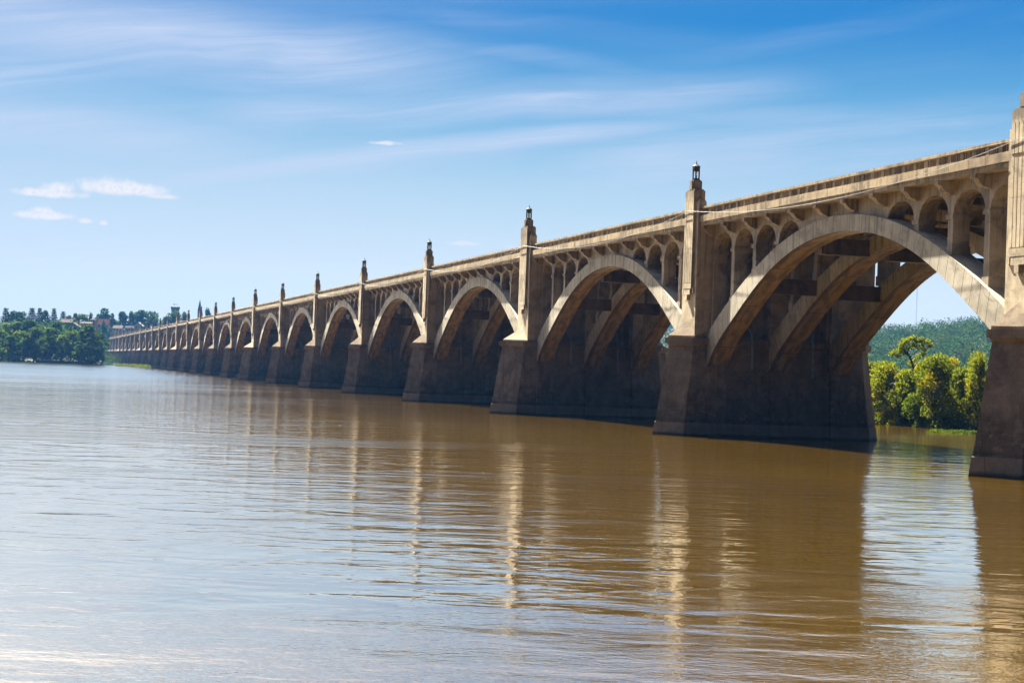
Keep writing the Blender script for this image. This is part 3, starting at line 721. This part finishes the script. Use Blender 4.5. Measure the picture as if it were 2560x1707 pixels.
# individual trees on the island beyond the bridge
GI = 'sunlit trees on the island beyond the bridge'
isl = [(2176, 902, 90, 243, 'leafy tree half hidden by the far end of the pier'), (2222, 903, 96, 239, 'yellow-green tree right beside the far end of the pier'), (2266, 918, 84, 236, 'lower yellow-green tree below the leaning tree'),
 (2310, 905, 80, 238, 'tree between the leaning tree and the brightest golden tree'), (2340, 886, 104, 231, 'brightest golden-green tree in the middle of the gap'), (2386, 890, 60, 240, 'slender tree right behind the brightest golden tree'), (2408, 916, 84, 234, 'darker green tree right of the golden one'),
 (2452, 880, 66, 231, 'tall narrow golden tree against the nearest pier'), (2500, 900, 96, 236, 'leafy island tree hidden mostly by the nearest pier')]
for i, (u, v, w, d, lb) in enumerate(isl): tree('near', u, d+3, v, w, label=lb, name='island_tree', group=GI, k=i % 3, sink=.2)
# the leaning tree whose bare trunk shows above the others
x, y = ground_at(2288, 250); z = th(x, y); e = tag(empty('leaning_tree', (x, y, z)), 'thin leaning tree with bare trunk and flat spreading crown above the others', 'tree', GI)
rt = Vector(_X); H = height_at(2276, 846, 250)-z
def off(u, v): return Vector((rt.x*(u-2288)*250/FPX, rt.y*(u-2288)*250/FPX, height_at(u, v, 250)-z))
mb = MB(); mb.tube([(0, 0, -.4), off(2284, 960), off(2286, 918), off(2276, 893), off(2270, 882)], .24, 8, .14)
limbs = [[(2276, 893), (2262, 880), (2242, 882)], [(2270, 882), (2276, 866), (2290, 858)], [(2276, 893), (2292, 878), (2312, 862)], [(2270, 882), (2258, 872), (2252, 868)], [(2276, 866), (2270, 858), (2266, 852)]]
for L_ in limbs: mb.tube([off(*q) for q in L_], .11, 6, .03)
mb.build('trunk', M['bark'], e)
cs = []
for q, w, n in (((2243, 881), .75, 130), ((2232, 885), .5, 60), ((2254, 874), .7, 130), ((2256, 860), .6, 90), ((2266, 852), .8, 150), ((2280, 847), .75, 140), ((2292, 852), .7, 120), ((2304, 848), .6, 90), ((2316, 856), .8, 140), ((2326, 864), .5, 60), ((2300, 866), .7, 100), ((2312, 874), .5, 60), ((2286, 862), .7, 100), ((2270, 868), .6, 80), ((2262, 884), .4, 40), ((2290, 900), .35, 30), ((2280, 908), .7, 90), ((2298, 892), .6, 80), ((2308, 884), .5, 70), ((2248, 892), .4, 50)):
    c = np.array(off(*q)); d = rng.normal(size=(n, 3)); d /= np.linalg.norm(d, axis=1)[:, None]; cs.append(c+d*(rng.uniform(.1, 1, n)**.6*w)[:, None]*np.array([1, 1, .75]))
cs = np.concatenate(cs); obj('crown', leaf_mesh('crown', cs, rng.uniform(.22, .40, len(cs)), rng, M['leaf_backlit']), e)

def strip_stuff(name, pts, hgt, leaf, mat, label, cat, n_per=60, spread=1.6):
    cs = []
    for (x, y) in pts:
        z = max(th(x, y), -.1); h = hgt*rng.uniform(.5, 1.2); p = rng.uniform(-1, 1, (n_per, 3))
        p = p/np.maximum(1, np.linalg.norm(p, axis=1))[:, None]
        cs.append(np.array([x, y, z+h*.4])+p*np.array([spread, spread, h*.75]))
    cs = np.concatenate(cs); cs[:, 2] = np.maximum(cs[:, 2], .02)
    o = obj(name, leaf_mesh(name, cs, rng.uniform(.7, 1.3, len(cs))*leaf, rng, mat)); tag(o, label, cat, kind='stuff')
pts = []
for t in np.linspace(38, 300, 210):
    sx = -64+3*math.sin(t*.06+1)+1.5*math.sin(t*.17)
    for q in range(5): pts.append((sx-.3-rng.uniform(0, 9), t+rng.normal()*.6))
strip_stuff('bank_bushes', pts, 2.6, .30, M['leaf_mid'], 'dark tangled bushes along the island waterline below the golden trees', 'bushes', 95, 1.3)
pts = [(-62+rng.uniform(0, 15)*1.0, 58+rng.normal()*1.0+0) for k in range(0)]
gx0, gy0 = ground_at(2440, 212)
gp = []
for k in range(90):
    t = rng.uniform(-1, 1); gp.append((gx0+_R.x*t*4.2+rng.normal()*.8, gy0+_R.y*t*4.2+rng.normal()*1.5))
strip_stuff('water_grass', gp, .42, .22, M['grass'], 'pale green water grass patch beside the nearest pier', 'grass', 60, .7)
pts = []
for k in range(420):
    y_ = rng.uniform(-420, -12); pts.append((-874-6*math.sin(y_*.05)-rng.uniform(0, 34), y_))
strip_stuff('riverside_undergrowth', pts, 6.0, .8, M['leaf_dark'], 'dark undergrowth along the far left waterline under the trees', 'undergrowth', 90, 3.5)
gp = []
for k in range(340):
    t = rng.uniform(0, 1); gx1, gy1 = ground_at(298+t*74, 960+rng.uniform(-25, 25)-t*60); gp.append((gx1, min(gy1, -6)))
strip_stuff('grass_islet', gp, 1.3, .5, M['grass'], 'bright green grassy islet in front of the far bridge piers', 'grass islet', 40, 2.2)
# far woods, one mass each
def wood(name, fn_pts, label, mat, size, leaf, nl):
    cs = []
    for (x, y) in fn_pts:
        z = th(x, y); s = size*rng.uniform(.6, 1.3); n = nl
        d = rng.normal(size=(n, 3)); d /= np.linalg.norm(d, axis=1)[:, None]; d[:, 2] = np.abs(d[:, 2])*1.0-.12
        lump = 1+.25*np.sin(d[:, 0]*5+x)*np.cos(d[:, 1]*5+y)
        cs.append(np.array([x, y, z+s*.35])+d*(s*.5*lump*rng.uniform(.75, 1.05, n))[:, None]*np.array([1, 1, 1.35]))
    cs = np.concatenate(cs)
    tag(obj(name, leaf_mesh(name, cs, rng.uniform(.7, 1.3, len(cs))*leaf, rng, mat)), label, 'wood', kind='stuff')
pts = []
while len(pts) < 1350:
    u = rng.uniform(1500, 2640); d = rng.uniform(900, 2400)
    x, y = ground_at(u, d)
    if 335 < y < 860: pts.append((x, y))
wood('hillside_wood', pts, 'hazy blue-green wooded hillside far beyond the bridge', M['leaf_hill'], 16, 1.5, 240)
pts = []
while len(pts) < 520:
    u = rng.uniform(-60, 560); d = rng.uniform(1050, 1240) if u < 270 else rng.uniform(1560, 1800)
    x, y = ground_at(u, d)
    if th(x, y) > 1: pts.append((x, y))
wood('far_bank_wood', pts, 'mass of low trees filling the slope behind the far left bank', M['leaf_dark'], 12, 1.6, 140)

# ------------------------------------------------------------------ town on the far bank
def col(name, c, r=.8): return plain(name, c, .95, var=.12, scale=.4, spec=0.)
H_ = dict(white=col('white_siding', (.30, .30, .32)), grey=col('grey_shingle', (.26, .27, .30)), pale=col('pale_roof', (.12, .098, .10)), blue=col('blue_siding', (.22, .36, .50)), brown=col('red_brown_roof', (.20, .09, .075)),
          brick=col('brick_wall', (.24, .13, .10)), win=col('window_glass', (.03, .04, .06), .2), stone=col('tower_concrete_far', (.30, .34, .38)), slate2=col('grey_roof', (.06, .065, .075)), slate=col('slate_spire', (.04, .06, .08)))
def house(u, v0, v1, dist, wpx, wall, roof, label, name='house', gable=True, storeys=2, depth=9., roof_f=.38, nwin=3, cat='house', turn=0.):
    x, y = ground_at(u, dist); z1 = height_at(u, v0, dist); zb = height_at(u, v1, dist); w = wpx*dist/FPX
    g = min(th(x, y), zb)-.5; hz = z1-(z1-zb)*roof_f
    e = tag(empty(name, (x, y, g)), label, cat); e.rotation_euler.z = math.atan2(_R.y, _R.x)+turn
    z1 -= g; hz -= g; zb -= g
    b = MB(); b.box(-w/2, w/2, 0, depth, 0, hz)
    if gable: b.loft([[(-w/2, .001, hz), (w/2, .001, hz), (w/2, depth, hz), (-w/2, depth, hz)], [(-.01, .001, z1-.12), (.01, .001, z1-.12), (.01, depth, z1-.12), (-.01, depth, z1-.12)]])
    b.build('wall', wall, e)
    r = MB(); o = .45
    if gable:                                              # ridge runs away from the river
        for s in (-1, 1):
            q = [(s*(w/2+o), -o, hz-.25), (0, -o, z1), (0, depth+o, z1), (s*(w/2+o), depth+o, hz-.25)]
            t = [(a, b_, c+.3) for a, b_, c in q]
            r.loft([q, t] if s < 0 else [q[::-1], t[::-1]])
    else:
        r.loft([[(-w/2-o, -o, hz+.01), (w/2+o, -o, hz+.01), (w/2+o, depth+o, hz+.01), (-w/2-o, depth+o, hz+.01)], [(-w/2-o, depth/2-.1, z1), (w/2+o, depth/2-.1, z1), (w/2+o, depth/2+.1, z1), (-w/2-o, depth/2+.1, z1)]])
    r.build('roof', roof, e)
    for s in range(storeys):
        for k in range(nwin):
            cx = (k-(nwin-1)/2)*w/nwin; cz = zb+(hz-zb)*(s+.55)/storeys; ww = min(.62, w/nwin*.25)
            f = MB(); f.box(cx-ww, cx+ww, -.06, -.004, cz-.85, cz+.85); fo = f.build('window', H_['win'], e)
    return e
house(179, 806, 826, 1195, 30, H_['blue'], H_['pale'], 'blue gabled house with white roof edges among the treetops', storeys=1, nwin=2, roof_f=.55)
house(163, 797, 812, 1225, 26, H_['white'], H_['pale'], 'small white house with pale roof left of the blue gabled house', gable=False, storeys=1, roof_f=.6)
house(212, 804, 818, 1240, 28, H_['white'], H_['pale'], 'long low white building under the dark domed tree', name='low_building', gable=False, storeys=1, roof_f=.3, cat='building')
house(229, 797, 816, 1245, 11, H_['white'], H_['pale'], 'tall narrow white building left of the red-brown roof', name='narrow_building', gable=False, storeys=2, nwin=2, roof_f=.1, cat='building')
house(255, 797, 817, 1590, 26, H_['white'], H_['brown'], 'white house with a large red-brown roof under the biggest skyline tree', gable=False, storeys=1, roof_f=.75)
house(266, 853, 880, 1568, 19, H_['white'], H_['grey'], 'white two-storey house by the water at the far end of the bridge', gable=False, storeys=2, roof_f=.25, nwin=3)
house(292, 813, 828, 1560, 22, H_['white'], H_['pale'], 'white house with broad pale roof just above the far bridge end', gable=False, storeys=1, roof_f=.5)
house(322, 814, 828, 1560, 22, H_['white'], H_['slate2'], 'white house with grey roof behind the far bridge towers', gable=False, storeys=1, roof_f=.4)
house(344, 806, 828, 1560, 18, H_['blue'], H_['grey'], 'pale blue gabled house behind the far bridge towers', storeys=2, nwin=2, roof_f=.4)
# round concrete tower with antennas
x, y = ground_at(435, 1700); g = th(x, y); zt = height_at(435, 766, 1700)-g; R = 11*1700/FPX
e = tag(empty('water_tower', (x, y, g)), 'round grey-blue concrete tower with antennas rising over the trees', 'tower')
def ring(r, z, n=20): return [(r*math.cos(2*PI*k/n), r*math.sin(2*PI*k/n), z) for k in range(n)]
b = MB(); b.loft([ring(R*.86, -1), ring(R*.86, zt-3.2), ring(R, zt-2.4), ring(R, zt-1), ring(R*.97, zt-.98)]); b.build('tower_body', H_['stone'], e)
b = MB(); b.loft([ring(R*1.02, zt-.97), ring(R*1.02, zt-.3), ring(R*.9, zt-.28), ring(R*.2, zt+.4)]); b.build('tower_roof', H_['white'], e)
for a, r, h in ((.2, .5, 2.8), (1.7, .4, 3.0), (3.2, .55, 2.6), (4.6, .45, 3.1), (5.5, .3, 2.9)):
    b = MB(); b.tube([(R*r*math.cos(a), R*r*math.sin(a), zt-.2), (R*r*math.cos(a), R*r*math.sin(a), zt+h)], .12, 5); b.box(R*r*math.cos(a)-.3, R*r*math.cos(a)+.3, R*r*math.sin(a)-.12, R*r*math.sin(a)+.12, zt+h-1.3, zt+h)
    b.build('antenna', M['metal'], e)
x, y = ground_at(496, 1750); g = th(x, y); zt = height_at(496, 747, 1750)-g; z0 = height_at(496, 776, 1750)-g
e = tag(empty('church_spire', (x, y, g)), 'slim dark pointed church spire on the hill behind the bridge', 'church spire')
b = MB(); b.box(-1.9, 1.9, -1.9, 1.9, -1, z0); b.build('belfry', H_['brick'], e)
b = MB(); b.loft([[(2.1*math.cos(2*PI*k/8), 2.1*math.sin(2*PI*k/8), z0+.01) for k in range(8)], [(.12*math.cos(2*PI*k/8), .12*math.sin(2*PI*k/8), zt-1) for k in range(8)]]); b.tube([(0, 0, zt-1.1), (0, 0, zt)], .07, 5); b.build('spire', H_['slate'], e)
# radio mast on the ridge seen through the right arch
x, y = ground_at(2289, 2100); g = th(x, y); zt = height_at(2290, 700, 2100)-g
e = tag(empty('radio_mast', (x, y, g)), 'thin guyed radio mast on the far wooded hill, seen under the arch', 'mast')
b = MB()
for a in (0, 2.09, 4.19): b.tube([(.45*math.cos(a), .45*math.sin(a), 0), (.45*math.cos(a), .45*math.sin(a), zt)], .09, 4)
for k in range(int(zt/6)): b.tube([(.45, 0, k*6), (-.22, .39, k*6+3), (-.22, -.39, k*6+6)], .05, 4)
b.build('lattice', H_['grey'], e)
# small motor boat by the far bank
x, y = ground_at(246, 945); e = tag(empty('motor_boat', (x, y, 0)), 'small white motor boat close to the far left bank', 'boat'); e.rotation_euler.z = math.atan2(_R.y, _R.x)+.1
b = MB(); hull = lambda s, z, f: [(2.4*s, 0, z), (1.3*s, .85*s, z), (-2.2*s, .8*s, z), (-2.2*s, -.8*s, z), (1.3*s, -.85*s, z)]
b.loft([hull(.8, -.2, 0), hull(1, .35, 0), hull(1.04, .75, 0)]); b.build('hull', H_['white'], e)
b = MB(); b.loft([[(.7, -.6, .76), (.7, .6, .76), (-.9, .6, .76), (-.9, -.6, .76)][::1], [(.2, -.5, 1.5), (.2, .5, 1.5), (-.8, .5, 1.5), (-.8, -.5, 1.5)]]); b.build('cabin', H_['grey'], e)
b = MB(); b.box(-2.45, -2.2, -.2, .2, .1, 1.1); b.build('outboard_motor', M['metal'], e)

# ------------------------------------------------------------------ air
mh = bpy.data.materials.new('air_haze'); mh.use_nodes = True; N = NB(mh.node_tree); N.n.clear()
pvn = N.n.new('ShaderNodeVolumePrincipled'); pvn.inputs['Color'].default_value = (.13, .40, 1, 1); pvn.inputs['Density'].default_value = HAZE; pvn.inputs['Anisotropy'].default_value = 0.
oo = N.n.new('ShaderNodeOutputMaterial'); N.l.new(pvn.outputs[0], oo.inputs['Volume'])
hb = MB(); hb.box(-3200, 400, -900, 1300, -7, 130); tag(hb.build('haze', mh), kind='stuff')
#END#
